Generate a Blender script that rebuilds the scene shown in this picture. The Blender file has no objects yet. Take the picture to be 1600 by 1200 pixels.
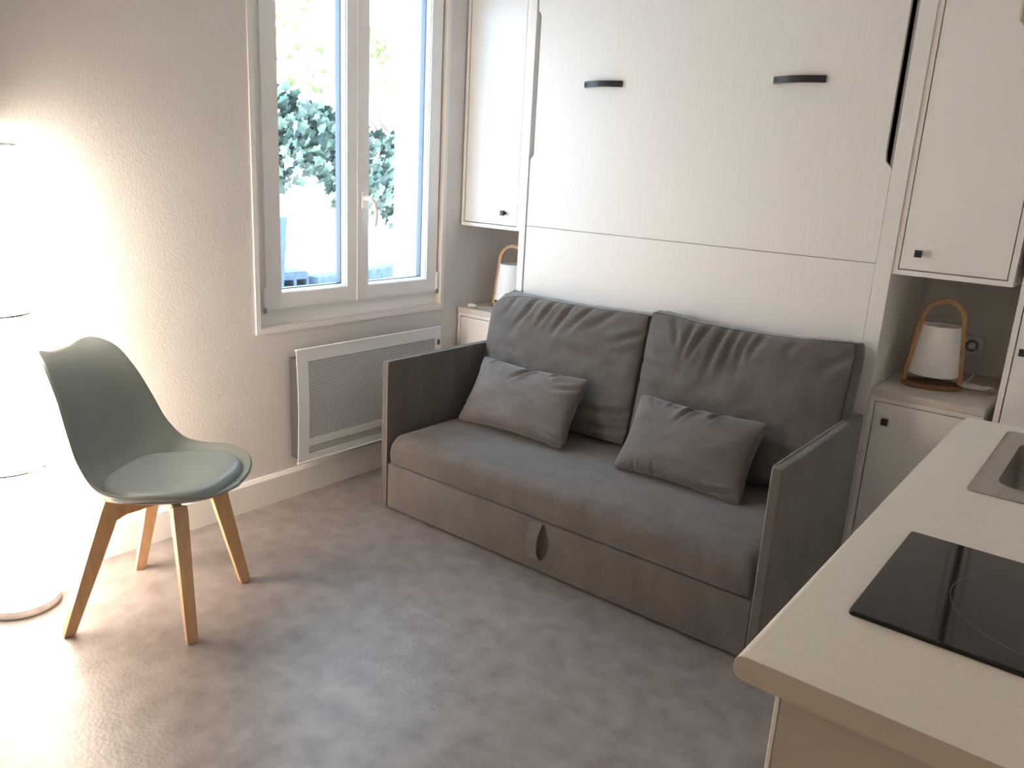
import bpy, bmesh, math, random
import numpy as np
from mathutils import Vector, Matrix, noise
random.seed(7)
S = bpy.context.scene
COL = S.collection
PI = math.pi

# ------------------------------------------------------------------ camera
CAM_H, F_PX = 1.42, 1250.0
yaw, pitch, roll = -0.664534591, 0.262767448, -0.0544288679
fw = Vector((math.sin(yaw)*math.cos(pitch), math.cos(yaw)*math.cos(pitch), -math.sin(pitch)))
r0 = fw.cross(Vector((0, 0, 1))).normalized()
d0 = fw.cross(r0)
rr = r0*math.cos(roll) + d0*math.sin(roll)
dd = -r0*math.sin(roll) + d0*math.cos(roll)
cam = bpy.data.cameras.new('camera'); co = bpy.data.objects.new('camera', cam); COL.objects.link(co)
up, bk = -dd, -fw
co.matrix_world = Matrix(((rr.x, up.x, bk.x, 0), (rr.y, up.y, bk.y, 0), (rr.z, up.z, bk.z, CAM_H), (0, 0, 0, 1)))
cam.sensor_width = 36; cam.lens = F_PX/1600*36; cam.clip_start = 0.02
S.camera = co

# ------------------------------------------------------------------ sky, sun, exposure
SKY, SUN, LAMP = 6.8, 11.0, 11.8
S.view_settings.view_transform = 'Standard'; S.view_settings.look = 'None'
S.view_settings.exposure = 1.08; S.view_settings.gamma = 1; S.view_settings.use_curve_mapping = False
w = bpy.data.worlds.new('sky'); S.world = w; w.use_nodes = True
bg = w.node_tree.nodes['Background']; bg.inputs[0].default_value = (.48, .72, 1, 1); bg.inputs[1].default_value = SKY
sl = bpy.data.lights.new('sun', 'SUN'); so = bpy.data.objects.new('sun', sl); COL.objects.link(so)
sl.energy = SUN; sl.angle = math.radians(.6); sl.color = (1, .95, .86)
so.rotation_euler = Vector((-.48, .18, -.86)).to_track_quat('-Z', 'Y').to_euler(); so.location = (2, 0, 7)
pl = bpy.data.lights.new('window_portal', 'AREA'); po = bpy.data.objects.new('window_portal', pl); COL.objects.link(po)
pl.shape = 'RECTANGLE'; pl.size = 1.5; pl.size_y = 1.06; pl.cycles.is_portal = True
po.location = (-2.84, 2.34, 1.5); po.rotation_euler = (0, -PI/2, 0)
cy = S.cycles
cy.use_denoising = True; cy.max_bounces = 10; cy.diffuse_bounces = 7; cy.transparent_max_bounces = 12
cy.sample_clamp_indirect = 6; cy.caustics_reflective = False; cy.caustics_refractive = False

# ------------------------------------------------------------------ helpers
WM = {}
def W(o): return WM.get(o.name, Matrix.Identity(4))
def parent_world(o, p):          # child geometry given in world coordinates
    o.parent = p
    o.matrix_parent_inverse = W(p).inverted()
    WM[o.name] = Matrix.Identity(4)
def parent_local(o, p):
    o.parent = p; WM[o.name] = W(p)
def thing(name, label, cat, loc=(0, 0, 0), rotz=0, group=None, kind=None):
    o = bpy.data.objects.new(name, None); COL.objects.link(o)
    o.empty_display_size = .05
    o.location = loc; o.rotation_euler = (0, 0, rotz)
    WM[o.name] = Matrix.Translation(loc) @ Matrix.Rotation(rotz, 4, 'Z')
    if label: o['label'] = label
    if cat: o['category'] = cat
    if group: o['group'] = group
    if kind: o['kind'] = kind
    return o
def mesh_of(name, bm, mat, smooth=False, angle=None):
    me = bpy.data.meshes.new(name)
    bmesh.ops.recalc_face_normals(bm, faces=bm.faces)
    bm.to_mesh(me); bm.free()
    me.materials.append(mat)
    if smooth: me.polygons.foreach_set('use_smooth', [True]*len(me.polygons))
    if angle: me.set_sharp_from_angle(angle=math.radians(angle))
    return me
def obj(name, bm, mat, parent=None, smooth=False, angle=None, local=False, label=None, kind=None, cat=None, group=None):
    me = bm if isinstance(bm, bpy.types.Mesh) else mesh_of(name, bm, mat, smooth, angle)
    o = bpy.data.objects.new(name, me); COL.objects.link(o)
    if parent is not None:
        (parent_local if local else parent_world)(o, parent)
    if label: o['label'] = label
    if kind: o['kind'] = kind
    if cat: o['category'] = cat
    if group: o['group'] = group
    return o
def box(x0, x1, y0, y1, z0, z1, bev=0, seg=2):
    bm = bmesh.new(); bmesh.ops.create_cube(bm, size=1)
    for v in bm.verts:
        v.co = Vector(((x0+x1)/2+v.co.x*(x1-x0), (y0+y1)/2+v.co.y*(y1-y0), (z0+z1)/2+v.co.z*(z1-z0)))
    if bev: bmesh.ops.bevel(bm, geom=bm.edges[:], offset=bev, segments=seg, profile=.5, affect='EDGES')
    return bm
def prism(poly, axis, a, b, bev=0):
    """poly: 2D points in the plane across `axis`, extruded from a to b."""
    bm = bmesh.new()
    def P(p, t):
        return {'x': (t, p[0], p[1]), 'y': (p[0], t, p[1]), 'z': (p[0], p[1], t)}[axis]
    A = [bm.verts.new(P(p, a)) for p in poly]; B = [bm.verts.new(P(p, b)) for p in poly]
    n = len(poly)
    bm.faces.new(A); bm.faces.new(B[::-1])
    for i in range(n): bm.faces.new((A[i], B[i], B[(i+1) % n], A[(i+1) % n]))
    if bev: bmesh.ops.bevel(bm, geom=bm.edges[:], offset=bev, segments=2, profile=.5, affect='EDGES')
    return bm
def loft(loops, cap0=True, cap1=True, closed=True):
    bm = bmesh.new(); R = [[bm.verts.new(p) for p in L] for L in loops]
    for A, B in zip(R, R[1:]):
        n = len(A)
        for i in range(n if closed else n-1):
            bm.faces.new((A[i], A[(i+1) % n], B[(i+1) % n], B[i]))
    if cap0: bm.faces.new(R[0][::-1])
    if cap1: bm.faces.new(R[-1])
    return bm
def tube(pts, r, n=10, closed=False, caps=True, rx=None):
    """round (or oval, rx across) tube along points"""
    P = [Vector(p) for p in pts]; m = len(P); loops = []
    ref = None
    for i in range(m):
        a = P[(i-1) % m] if (closed or i > 0) else P[i]
        b = P[(i+1) % m] if (closed or i < m-1) else P[i]
        t = (b-a).normalized()
        if ref is None:
            ref = t.orthogonal().normalized()
        ref = (ref - t*ref.dot(t)).normalized()
        s = t.cross(ref)
        ri = r[i] if isinstance(r, (list, tuple)) else r
        loops.append([P[i] + ref*(ri*math.cos(2*PI*k/n)) + s*((rx or ri)*math.sin(2*PI*k/n)) for k in range(n)])
    if closed: loops.append(loops[0])
    bm = loft(loops, caps and not closed, caps and not closed)
    if closed: bmesh.ops.remove_doubles(bm, verts=bm.verts, dist=1e-6)
    return bm
def lathe(prof, c=(0, 0), n=48, cap0=True, cap1=True):
    return loft([[(c[0]+r*math.cos(2*PI*k/n), c[1]+r*math.sin(2*PI*k/n), z) for k in range(n)] for r, z in prof], cap0, cap1)
def ring_slab(us, vs, t0, t1, axis):
    """slab with one rectangular hole: us, vs are 4 sorted values each; thickness t0..t1 along axis"""
    bm = bmesh.new()
    def P(u, v, t): return {'x': (t, u, v), 'y': (u, t, v), 'z': (u, v, t)}[axis]
    g = {}
    for i, u in enumerate(us):
        for j, v in enumerate(vs):
            for k, t in enumerate((t0, t1)): g[i, j, k] = bm.verts.new(P(u, v, t))
    for i in range(3):
        for j in range(3):
            if (i, j) == (1, 1): continue
            for k in (0, 1):
                bm.faces.new((g[i, j, k], g[i+1, j, k], g[i+1, j+1, k], g[i, j+1, k]))
    def wall(seq):
        for a, b in zip(seq, seq[1:]):
            bm.faces.new((g[a+(0,)], g[b+(0,)], g[b+(1,)], g[a+(1,)]))
    wall([(0, 0), (1, 0), (2, 0), (3, 0), (3, 1), (3, 2), (3, 3), (2, 3), (1, 3), (0, 3), (0, 2), (0, 1), (0, 0)])
    wall([(1, 1), (2, 1), (2, 2), (1, 2), (1, 1)])
    return bm
def bezier(p, n=12):
    """Catmull-Rom through points"""
    P = [Vector(q) for q in p]; P = [2*P[0]-P[1]] + P + [2*P[-1]-P[-2]]; o = []
    for i in range(1, len(P)-2):
        a, b, c, d = P[i-1:i+3]
        for k in range(n):
            t = k/n
            o.append(.5*(2*b+(c-a)*t+(2*a-5*b+4*c-d)*t*t+(3*b-a-3*c+d)*t**3))
    o.append(P[-2]); return o
def carcass(x0, x1, y0, y1, z0, z1, t=.018, rec=None):
    """cabinet body open to -y: frame edge, inner walls and back in one mesh"""
    rec = rec or (y1-y0-.01)
    bm = bmesh.new()
    O = [bm.verts.new(p) for p in ((x0, y0, z0), (x1, y0, z0), (x1, y0, z1), (x0, y0, z1))]
    I = [bm.verts.new(p) for p in ((x0+t, y0, z0+t), (x1-t, y0, z0+t), (x1-t, y0, z1-t), (x0+t, y0, z1-t))]
    J = [bm.verts.new((v.co.x, y0+rec, v.co.z)) for v in I]
    B = [bm.verts.new((v.co.x, y1, v.co.z)) for v in O]
    for i in range(4):
        j = (i+1) % 4
        bm.faces.new((O[i], O[j], I[j], I[i])); bm.faces.new((I[i], I[j], J[j], J[i])); bm.faces.new((O[j], O[i], B[i], B[j]))
    bm.faces.new(J); bm.faces.new(B[::-1])
    return bm

# ------------------------------------------------------------------ materials
def nodes(name):
    m = bpy.data.materials.new(name); m.use_nodes = True
    nt = m.node_tree; b = nt.nodes['Principled BSDF']
    return m, nt, b
def N(nt, t, **kw):
    n = nt.nodes.new(t)
    for k, v in kw.items():
        if k.startswith('i_'): n.inputs[k[2:].replace('_', ' ')].default_value = v
        else: setattr(n, k, v)
    return n
def plain(name, col, rough=.5, metal=0, spec=.5, **kw):
    m, nt, b = nodes(name)
    b.inputs['Base Color'].default_value = (*col, 1); b.inputs['Roughness'].default_value = rough
    b.inputs['Metallic'].default_value = metal; b.inputs['Specular IOR Level'].default_value = spec
    for k, v in kw.items(): b.inputs[k.replace('_', ' ')].default_value = v
    return m
def grainy(name, c0, c1, scale=(1, 1, 1), nscale=8, detail=6, rough=.5, bump=0, bscale=None, bdist=.001, spec=.5, coord='pos', sheen=0, contrast=(.35, .65), fine=0, rand=0, bvec=None):
    """noise-mixed two-colour surface with an optional fine relief"""
    m, nt, b = nodes(name); L = nt.links.new
    if coord == 'pos':
        g = N(nt, 'ShaderNodeNewGeometry'); src = g.outputs['Position']
    else:
        g = N(nt, 'ShaderNodeTexCoord'); src = g.outputs['Object']
    mp = N(nt, 'ShaderNodeMapping'); mp.inputs['Scale'].default_value = scale; L(src, mp.inputs['Vector'])
    if rand:
        oi = N(nt, 'ShaderNodeObjectInfo'); cx = N(nt, 'ShaderNodeCombineXYZ')
        ml = N(nt, 'ShaderNodeMath', operation='MULTIPLY'); ml.inputs[1].default_value = 37
        L(oi.outputs['Random'], ml.inputs[0]); L(ml.outputs[0], cx.inputs[0]); L(ml.outputs[0], cx.inputs[2])
        L(cx.outputs[0], mp.inputs['Location'])
    n = N(nt, 'ShaderNodeTexNoise'); n.inputs['Scale'].default_value = nscale; n.inputs['Detail'].default_value = detail
    L(mp.outputs[0], n.inputs['Vector'])
    r = N(nt, 'ShaderNodeValToRGB'); r.color_ramp.elements[0].position, r.color_ramp.elements[1].position = contrast
    r.color_ramp.elements[0].color = (*c0, 1); r.color_ramp.elements[1].color = (*c1, 1)
    L(n.outputs['Fac'], r.inputs['Fac'])
    out = r.outputs['Color']
    if rand:
        hs = N(nt, 'ShaderNodeHueSaturation'); mr = N(nt, 'ShaderNodeMapRange')
        mr.inputs['To Min'].default_value = 1-rand; mr.inputs['To Max'].default_value = 1+rand
        L(oi.outputs['Random'], mr.inputs['Value']); L(mr.outputs[0], hs.inputs['Value']); L(out, hs.inputs['Color']); out = hs.outputs['Color']
    if fine:
        n3 = N(nt, 'ShaderNodeTexNoise'); n3.inputs['Scale'].default_value = fine; n3.inputs['Detail'].default_value = 2
        L(src, n3.inputs['Vector'])
        mx = N(nt, 'ShaderNodeMix', data_type='RGBA', blend_type='SOFT_LIGHT'); mx.inputs['Factor'].default_value = .6
        L(out, mx.inputs['A']); L(n3.outputs['Fac'], mx.inputs['B']); out = mx.outputs['Result']
    L(out, b.inputs['Base Color'])
    b.inputs['Roughness'].default_value = rough; b.inputs['Specular IOR Level'].default_value = spec
    if sheen:
        b.inputs['Sheen Weight'].default_value = sheen; b.inputs['Sheen Roughness'].default_value = .45
    if bump:
        n2 = N(nt, 'ShaderNodeTexNoise'); n2.inputs['Scale'].default_value = bscale or nscale*10; n2.inputs['Detail'].default_value = 3
        if bvec:
            m2 = N(nt, 'ShaderNodeMapping'); m2.inputs['Scale'].default_value = bvec; L(src, m2.inputs['Vector']); L(m2.outputs[0], n2.inputs['Vector'])
        else: L(src, n2.inputs['Vector'])
        bp = N(nt, 'ShaderNodeBump'); bp.inputs['Strength'].default_value = bump; bp.inputs['Distance'].default_value = bdist
        L(n2.outputs['Fac'], bp.inputs['Height']); L(bp.outputs[0], b.inputs['Normal'])
    return m

M = {}
M['wall'] = grainy('wall_paint', (.70, .67, .645), (.735, .705, .68), nscale=2.5, rough=.75, bump=.4, bscale=150, bdist=.0022, spec=.25)
M['ceiling'] = plain('ceiling_paint', (.86, .85, .83), .9)
M['trim'] = plain('trim_paint', (.82, .80, .77), .45)
M['pvc'] = plain('white_pvc', (.90, .885, .875), .3)
M['tile'] = grainy('floor_vinyl', (.216, .188, .180), (.254, .222, .213), nscale=3.2, detail=5, rough=.37, bump=.35, bscale=95, bdist=.0025, spec=.5, contrast=(.15, .85), rand=.05, fine=14)
M['joint'] = plain('floor_joint', (.10, .08, .07), .8)
M['fabric'] = grainy('taupe_fabric', (.116, .103, .096), (.148, .133, .124), scale=(1.5, 1.5, .7), nscale=9, detail=6, rough=.95, bump=.25, bscale=500, bdist=.0008, spec=.15, sheen=.3, contrast=(.3, .7), fine=300)
M['fabric_pale'] = grainy('pale_piping', (.26, .235, .215), (.33, .30, .275), nscale=30, rough=.9, spec=.15, sheen=.3)
M['fabric_seam'] = plain('dark_seam', (.062, .055, .051), .95, 0, .1)
M['fabric_pillow'] = grainy('pillow_fabric', (.132, .119, .113), (.160, .145, .138), nscale=8, detail=6, rough=.95, bump=.25, bscale=500, bdist=.0008, spec=.15, sheen=.35, contrast=(.3, .7), fine=300)
M['bed'] = grainy('whitewashed_panel', (.755, .72, .69), (.80, .77, .74), scale=(45, 45, 1.2), nscale=5, detail=8, rough=.45, bump=.12, bscale=30, bdist=.001, contrast=(.3, .7), bvec=(18, 18, .8))
M['white'] = plain('white_lacquer', (.82, .79, .76), .32)
M['white_matt'] = plain('white_board', (.80, .77, .735), .45)
M['shelf'] = grainy('shelf_board', (.60, .55, .50), (.66, .61, .56), nscale=12, rough=.5)
M['black'] = plain('black_metal', (.022, .022, .024), .45)
M['dark'] = plain('interior_shade', (.02, .02, .02), .8)  # near-black that paints the shade inside the closed bed
M['grey_metal'] = plain('grey_metal', (.35, .35, .36), .4, .8)
M['steel'] = grainy('brushed_steel', (.36, .34, .315), (.48, .455, .42), scale=(1, 14, 1), nscale=30, rough=.36, spec=.5)
M['steel'].node_tree.nodes['Principled BSDF'].inputs['Metallic'].default_value = 1
M['chrome'] = plain('satin_chrome', (.75, .74, .72), .25, 1)
M['counter'] = grainy('worktop_laminate', (.725, .685, .62), (.745, .705, .64), nscale=60, rough=.42, fine=500)
M['counter_edge'] = plain('worktop_end', (.50, .44, .37), .5)
M['kitchen'] = plain('kitchen_board', (.46, .41, .335), .5)
M['hob'] = plain('black_glass', (.011, .010, .010), .06, 0, .36)
M['print'] = plain('grey_print', (.12, .115, .11), .4)
M['rad'] = plain('white_steel', (.87, .87, .87), .35)
M['rad_grey'] = plain('grey_steel', (.055, .057, .06), .5)
M['chair'] = grainy('green_grey_plastic', (.198, .223, .211), (.215, .240, .228), nscale=6, rough=.48, bump=.05, bscale=300, bdist=.0005, spec=.4)
M['pad'] = grainy('green_grey_leatherette', (.215, .252, .243), (.235, .273, .264), nscale=6, rough=.42, bump=.12, bscale=260, bdist=.0006, spec=.45)
M['wood'] = grainy('beech_wood', (.52, .315, .155), (.66, .43, .235), scale=(9, 9, 1.2), nscale=7, detail=5, rough=.42, coord='obj', contrast=(.25, .8))
M['bamboo'] = grainy('bamboo', (.40, .22, .095), (.52, .31, .145), scale=(10, 10, 2), nscale=9, rough=.45, coord='pos')
M['walnut'] = grainy('brown_wood_base', (.20, .10, .048), (.30, .165, .08), scale=(2, 12, 2), nscale=9, rough=.45)
M['shade'] = plain('white_fabric_shade', (.86, .85, .83), .8, Transmission_Weight=0)
M['plastic'] = plain('white_plastic', (.76, .74, .71), .4)
M['grey_plastic'] = plain('grey_plastic', (.30, .28, .26), .5)
M['glass'], nt, b_ = nodes('window_glass')
b_.inputs['Base Color'].default_value = (1, 1, 1, 1)
tr = N(nt, 'ShaderNodeBsdfTransparent'); tr.inputs[0].default_value = (.96, .98, .97, 1)
gl = N(nt, 'ShaderNodeBsdfGlossy'); gl.inputs['Roughness'].default_value = .02
lw = N(nt, 'ShaderNodeLayerWeight'); pw = N(nt, 'ShaderNodeMath', operation='POWER'); pw.inputs[1].default_value = 5; nt.links.new(lw.outputs['Facing'], pw.inputs[0])
fr = N(nt, 'ShaderNodeMath', operation='MULTIPLY_ADD'); fr.inputs[1].default_value = .9; fr.inputs[2].default_value = .03; nt.links.new(pw.outputs[0], fr.inputs[0])
mx = N(nt, 'ShaderNodeMixShader'); nt.links.new(fr.outputs[0], mx.inputs[0]); nt.links.new(tr.outputs[0], mx.inputs[1]); nt.links.new(gl.outputs[0], mx.inputs[2])
nt.links.new(mx.outputs[0], nt.nodes['Material Output'].inputs['Surface'])
M['spacer'] = plain('grey_spacer', (.09, .11, .15), .4)
M['lampshade'], nt, b_ = nodes('lit_lampshade')
b_.inputs['Base Color'].default_value = (.85, .82, .78, 1); b_.inputs['Emission Color'].default_value = (1, .86, .72, 1)
b_.inputs['Emission Strength'].default_value = LAMP
M['render_wall'] = grainy('white_render', (.78, .77, .75), (.86, .85, .83), nscale=3, rough=.9, bump=.3, bscale=40, bdist=.004)
M['gravel'] = grainy('pale_ground', (.55, .53, .50), (.72, .70, .66), nscale=9, rough=.95, bump=.6, bscale=50, bdist=.01)
M['concrete'] = grainy('grey_block', (.085, .10, .135), (.125, .145, .185), nscale=20, rough=.9)
M['board'] = plain('blue_grey_board', (.10, .135, .22), .7)
M['leaf'] = grainy('ivy_leaf', (.045, .085, .066), (.16, .22, .175), nscale=9, rough=.4, spec=.6, rand=.55)
M['leaf_sun'] = grainy('sunlit_leaf', (.20, .30, .08), (.42, .48, .18), nscale=9, rough=.5, rand=.3)  # sunlight on the upper leaves is put into this paler green
M['bark'] = plain('bark', (.09, .06, .045), .9)

# ------------------------------------------------------------------ the room
XW, YB, XR, ZC, YK = -2.716, 3.56, .31, 2.55, -1.7
T = .33
fl = obj('floor', box(XW-.0, XR, YK, YB, -.12, -.004), M['joint'], kind='structure')
rows = [(y0, y0+.502) for y0 in [1.68+.502*k for k in range(-7, 4)]]
offs = {1: -1.18, 0: -1.18, -1: -1.49, -2: -1.246, -3: -1.56}
tw, tl = .502, .94
tile_meshes = {}
for k, (a, b) in zip(range(-7, 4), rows):
    xo = offs.get(k, -1.49+.31*(k % 3))
    if k == 0: xo = -1.18
    n0 = math.floor((XW-xo)/tl)
    for i in range(n0, n0+6):
        x0, x1 = max(xo+i*tl, XW), min(xo+(i+1)*tl, XR)
        y0, y1 = max(a, YK), min(b, YB)
        if x1-x0 < .01 or y1-y0 < .01: continue
        key = (round(x1-x0, 3), round(y1-y0, 3))
        cx, cyy = (x0+x1)/2, (y0+y1)/2
        if key not in tile_meshes:
            g = .0002
            tile_meshes[key] = mesh_of('floor_tile', box(-key[0]/2+g, key[0]/2-g, -key[1]/2+g, key[1]/2-g, -.004, 0), M['tile'])
        o = bpy.data.objects.new('floor_tile', tile_meshes[key]); COL.objects.link(o)
        o.location = (cx, cyy, 0); o.parent = fl

WY0, WY1, WZ0, WZ1 = 1.828, 2.851, .757, 2.28      # window opening
obj('wall_left', ring_slab((-2.2, WY0, WY1, 5.2), (-.6, WZ0, WZ1, 4.6), XW-T, XW, 'x'), M['wall'], kind='structure')
obj('wall_back', box(XW, XR+.2, YB, YB+.2, -.1, ZC+.1), M['wall'], kind='structure')
obj('wall_right', box(XR, XR+.2, YK, YB, -.1, ZC+.1), M['wall'], kind='structure')
obj('wall_front', box(XW, XR+.2, YK-.2, YK, -.1, ZC+.1), M['wall'], kind='structure')
obj('ceiling', box(XW, XR, YK, YB, ZC, ZC+.2), M['ceiling'], kind='structure')
obj('baseboard_left', prism([(XW, .0), (XW+.016, .0), (XW+.016, .112), (XW+.007, .127), (XW, .127)], 'y', YK, 3.55), M['trim'], kind='structure')

# window
win = thing('window_1', 'white two-leaf casement window over the panel radiator, ivy outside', 'window', (XW, 2.34, WZ0), kind='structure')
def tframe(name, y0, y1, z0, z1, wd, x0, x1, mat, par, bev=.003):
    bm = ring_slab((y0, y0+wd, y1-wd, y1), (z0, z0+wd, z1-wd, z1), x0, x1, 'x')
    if bev: bmesh.ops.bevel(bm, geom=[e for e in bm.edges if len(e.link_faces) == 2 and e.calc_face_angle(0) > 1], offset=bev, segments=2, profile=.5, affect='EDGES')
    return obj(name, bm, mat, par)
tframe('window_trim', WY0-.021, WY1+.02, WZ0-.027, WZ1+.02, .021, XW-.001, XW+.006, M['trim'], win, .0015)
XF = -2.748
obj('outer_lining', ring_slab((WY0-.02, WY0+.002, WY1-.002, WY1+.02), (WZ0-.02, WZ0+.002, WZ1-.002, WZ1+.02), XW-T-.004, XF-.061, 'x'), M['render_wall'], win, label='white outer reveal')
tframe('window_frame', WY0, WY1, WZ0, WZ1, .066, XF-.06, XF, M['pvc'], win)
YM = 2.337
def sash(y0, y1, z0, z1, lw, rw):
    xa, xb = XF-.05, XF+.016
    bm = ring_slab((y0, y0+lw, y1-rw, y1), (z0, z0+.062, z1-.07, z1), xa, xb, 'x')
    bmesh.ops.bevel(bm, geom=[e for e in bm.edges if len(e.link_faces) == 2 and e.calc_face_angle(0) > 1], offset=.004, segments=2, profile=.5, affect='EDGES')
    s = obj('sash', bm, M['pvc'], win)
    # sloping glazing bead, dark gasket, pane
    a, b, c, d = y0+lw, y1-rw, z0+.062, z1-.07
    L = lambda i, x: [(x, a+i, c+i), (x, b-i, c+i), (x, b-i, d-i), (x, a+i, d-i)]
    obj('glazing_bead', loft([L(-.002, xb-.004), L(.004, xb-.007), L(.010, xb-.026), L(.010, xb-.034), L(-.002, xb-.034), L(-.002, xb-.004)], False, False), M['pvc'], s)
    obj('gasket', loft([L(.008, xb-.030), L(.0135, xb-.030), L(.0135, xb-.060), L(.008, xb-.060), L(.008, xb-.030)], False, False), M['spacer'], s, label='dark grey gasket round the pane')
    obj('glass_pane', box(xb-.040, xb-.036, a+.004, b-.004, c+.004, d-.004), M['glass'], s, label='clear glass')
    return s
s1 = sash(1.872, YM, .822, 2.225, .072, .054)
s2 = sash(YM+.002, 2.838, .819, 2.225, .064, .068)
obj('cover_strip', box(XF+.016, XF+.0195, YM-.001, YM+.007, .822, 2.225, .001, 1), M['pvc'], win)
for y, s in ((1.864, s1), (2.842, s2)):
    h_ = obj('hinge', lathe([(.0065, .83), (.0075, .832), (.0075, .91), (.0065, .912)], (XF+.016, y), 16), M['pvc'], s)
    obj('hinge_pin', lathe([(.005, .808), (.006, .810), (.006, .828), (.005, .83)], (XF+.016, y), 12), M['grey_metal'], s, label='dark metal hinge pin')
hd = obj('window_handle', box(XF+.016, XF+.028, 2.356, 2.384, 1.218, 1.292, .006, 3), M['pvc'], s2, smooth=True)
hp = bezier([(XF+.024, 2.370, 1.262), (XF+.055, 2.371, 1.262), (XF+.066, 2.378, 1.258), (XF+.069, 2.392, 1.236), (XF+.068, 2.400, 1.195), (XF+.064, 2.398, 1.14)], 8)
obj('lever', tube(hp, [.010]*9+[.009]*(len(hp)-14)+[.008, .0075, .007, .006, .004], 12), M['pvc'], win, smooth=True)

# ------------------------------------------------------------------ wall bed and its flanking cabinets
Y0 = 2.982                                          # common front plane
bed = thing('wall_bed', 'tall whitewashed fold-down wall bed with two black bow handles behind the sofa', 'wall bed', (-1.52, 3.2, 0))
XL0, XL1, XR0, XR1 = -2.340, -2.305, -.757, -.703
ZT = 2.28
obj('side_panel', box(XL0, XL1, Y0-.006, YB-.005, 0, ZT, .001, 1), M['bed'], bed)
obj('side_panel', box(XR0, XR1, Y0-.006, YB-.005, 0, ZT, .001, 1), M['bed'], bed)
obj('top_panel', box(XL1, XR0, Y0, YB-.005, ZT-.03, ZT), M['bed'], bed)
g = .003
ZS = 1.168
a, b = XL1+g, XR0-g
up_ = [(a, ZS+.001), (b, ZS+.001), (b, 1.487), (b-.024, 1.51), (b-.027, 1.54), (b-.027, 2.11), (b-.02, 2.135), (b, 2.15), (b, ZT-.034), (a, ZT-.034), (a, 2.085), (a+.014, 2.075), (a+.02, 2.06), (a+.02, 1.485), (a, 1.462)]
obj('front_panel', prism(up_, 'y', Y0, Y0+.022, .0008), M['bed'], bed)
obj('front_panel', box(a, b, Y0, Y0+.022, .03, ZS-.001, .0008, 1), M['bed'], bed)
obj('lift_arm', box(b-.011, b+.001, Y0+.012, Y0+.04, 1.40, 2.22, .002, 1), M['grey_metal'], bed, label='grey metal lift arm in the right slot')
obj('frame_rail', box(a+.001, a+.034, Y0+.030, Y0+.05, 1.3, 2.2, .001, 1), M['white_matt'], bed)
obj('interior_shade_sheet', box(XL1+.001, XR0-.001, Y0+.16, Y0+.18, .03, ZT-.04), M['dark'], bed, label='black sheet standing for the shade inside the bed')  # added sheet, its black stands for the shade seen through the slots
for x0, x1 in ((-2.030, -1.846), (-1.209, -1.022)):
    n = 14; hl = []
    for k in range(n+1):
        t = k/n; x = x0+(x1-x0)*t; by = Y0-.008-.026*math.sin(PI*t)
        hl.append([(x, by, 1.765), (x, by, 1.789), (x, by+.008, 1.789), (x, by+.008, 1.765)])
    bm = loft(hl)
    o = obj('handle', bm, M['black'], bed, label='black bow handle')
    for x in (x0+.012, x1-.012):
        obj('handle_post', lathe([(.004, 0), (.004, .02)], (0, 0), 10), M['black'], o).matrix_parent_inverse = Matrix.Translation((x, Y0, 1.777)) @ Matrix.Rotation(PI/2, 4, 'X')

def knob(x, z, door):
    k = obj('knob', loft([[(x+sx*r, Y0-y, z+sz*r*1.05) for sx, sz in ((-1, -1), (1, -1), (1, 1), (-1, 1))] for r, y in ((.005, 0), (.005, .012), (.010, .014), (.011, .017), (.011, .026), (.009, .028))]), M['black'], door, label='small square black knob')
    return k
def cupboard(name, label, x0, x1, z0, z1, kx, kz, top=False, y1=YB-.004, mat=None):
    t = thing(name, label, 'cabinet', ((x0+x1)/2, Y0+.2, z0))
    zt = z1-.026 if top else z1
    bm = carcass(x0, x1, Y0, y1, z0, zt, .017, .06)
    obj('carcass', bm, M['white'], t)
    d = obj('door', box(x0+.0205, x1-.0205, Y0+.001, Y0+.02, z0+.0205, zt-.0205, .001, 1), M['white'], t)
    if kx is not None: knob(kx, kz, d)
    if top: obj('top_board', box(x0-.001, x1+.001, Y0-.004, y1, zt+.0005, z1, .0015, 1), M['shelf'], t)
    return t
cupboard('upper_cabinet', 'white upper cabinet with square black knob, between window and wall bed', -2.709, -2.342, 1.139, 2.28, -2.434, 1.216)
cupboard('upper_cabinet', 'white upper cabinet hanging above the niche with the fully visible bamboo lamp', -.7027, -.339, 1.139, 2.28, -.626, 1.216)
cupboard('low_cabinet', 'white low cabinet in the corner beside the radiator, partly behind the sofa', -2.709, -2.342, 0, .731, -2.43, .62, True)
cupboard('low_cabinet', 'white low cabinet with square black knob right of the sofa, lamp on top', -.701, -.342, 0, .731, -.636, .622, True)
cupboard('tall_cabinet', 'tall white cabinet at right frame edge behind the worktop, its knob just in view', -.316, .305, 0, 2.28, -.272, .941)

# wall socket in the right niche
sk = thing('wall_socket', 'white wall socket on the niche wall behind the right bamboo lamp', 'socket', (-.498, YB, .843))
bm = box(-.538, -.458, YB-.010, YB, .803, .883, .003, 2)
obj('cover_plate', bm, M['plastic'], sk)
obj('socket_well', lathe([(.024, 0), (.024, .001), (.018, .0012)], (0, 0), 24), M['grey_plastic'], sk, label='grey recessed well').matrix_parent_inverse = W(sk).inverted() @ Matrix.Translation((-.498, YB-.0098, .843)) @ Matrix.Rotation(PI/2, 4, 'X')

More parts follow.
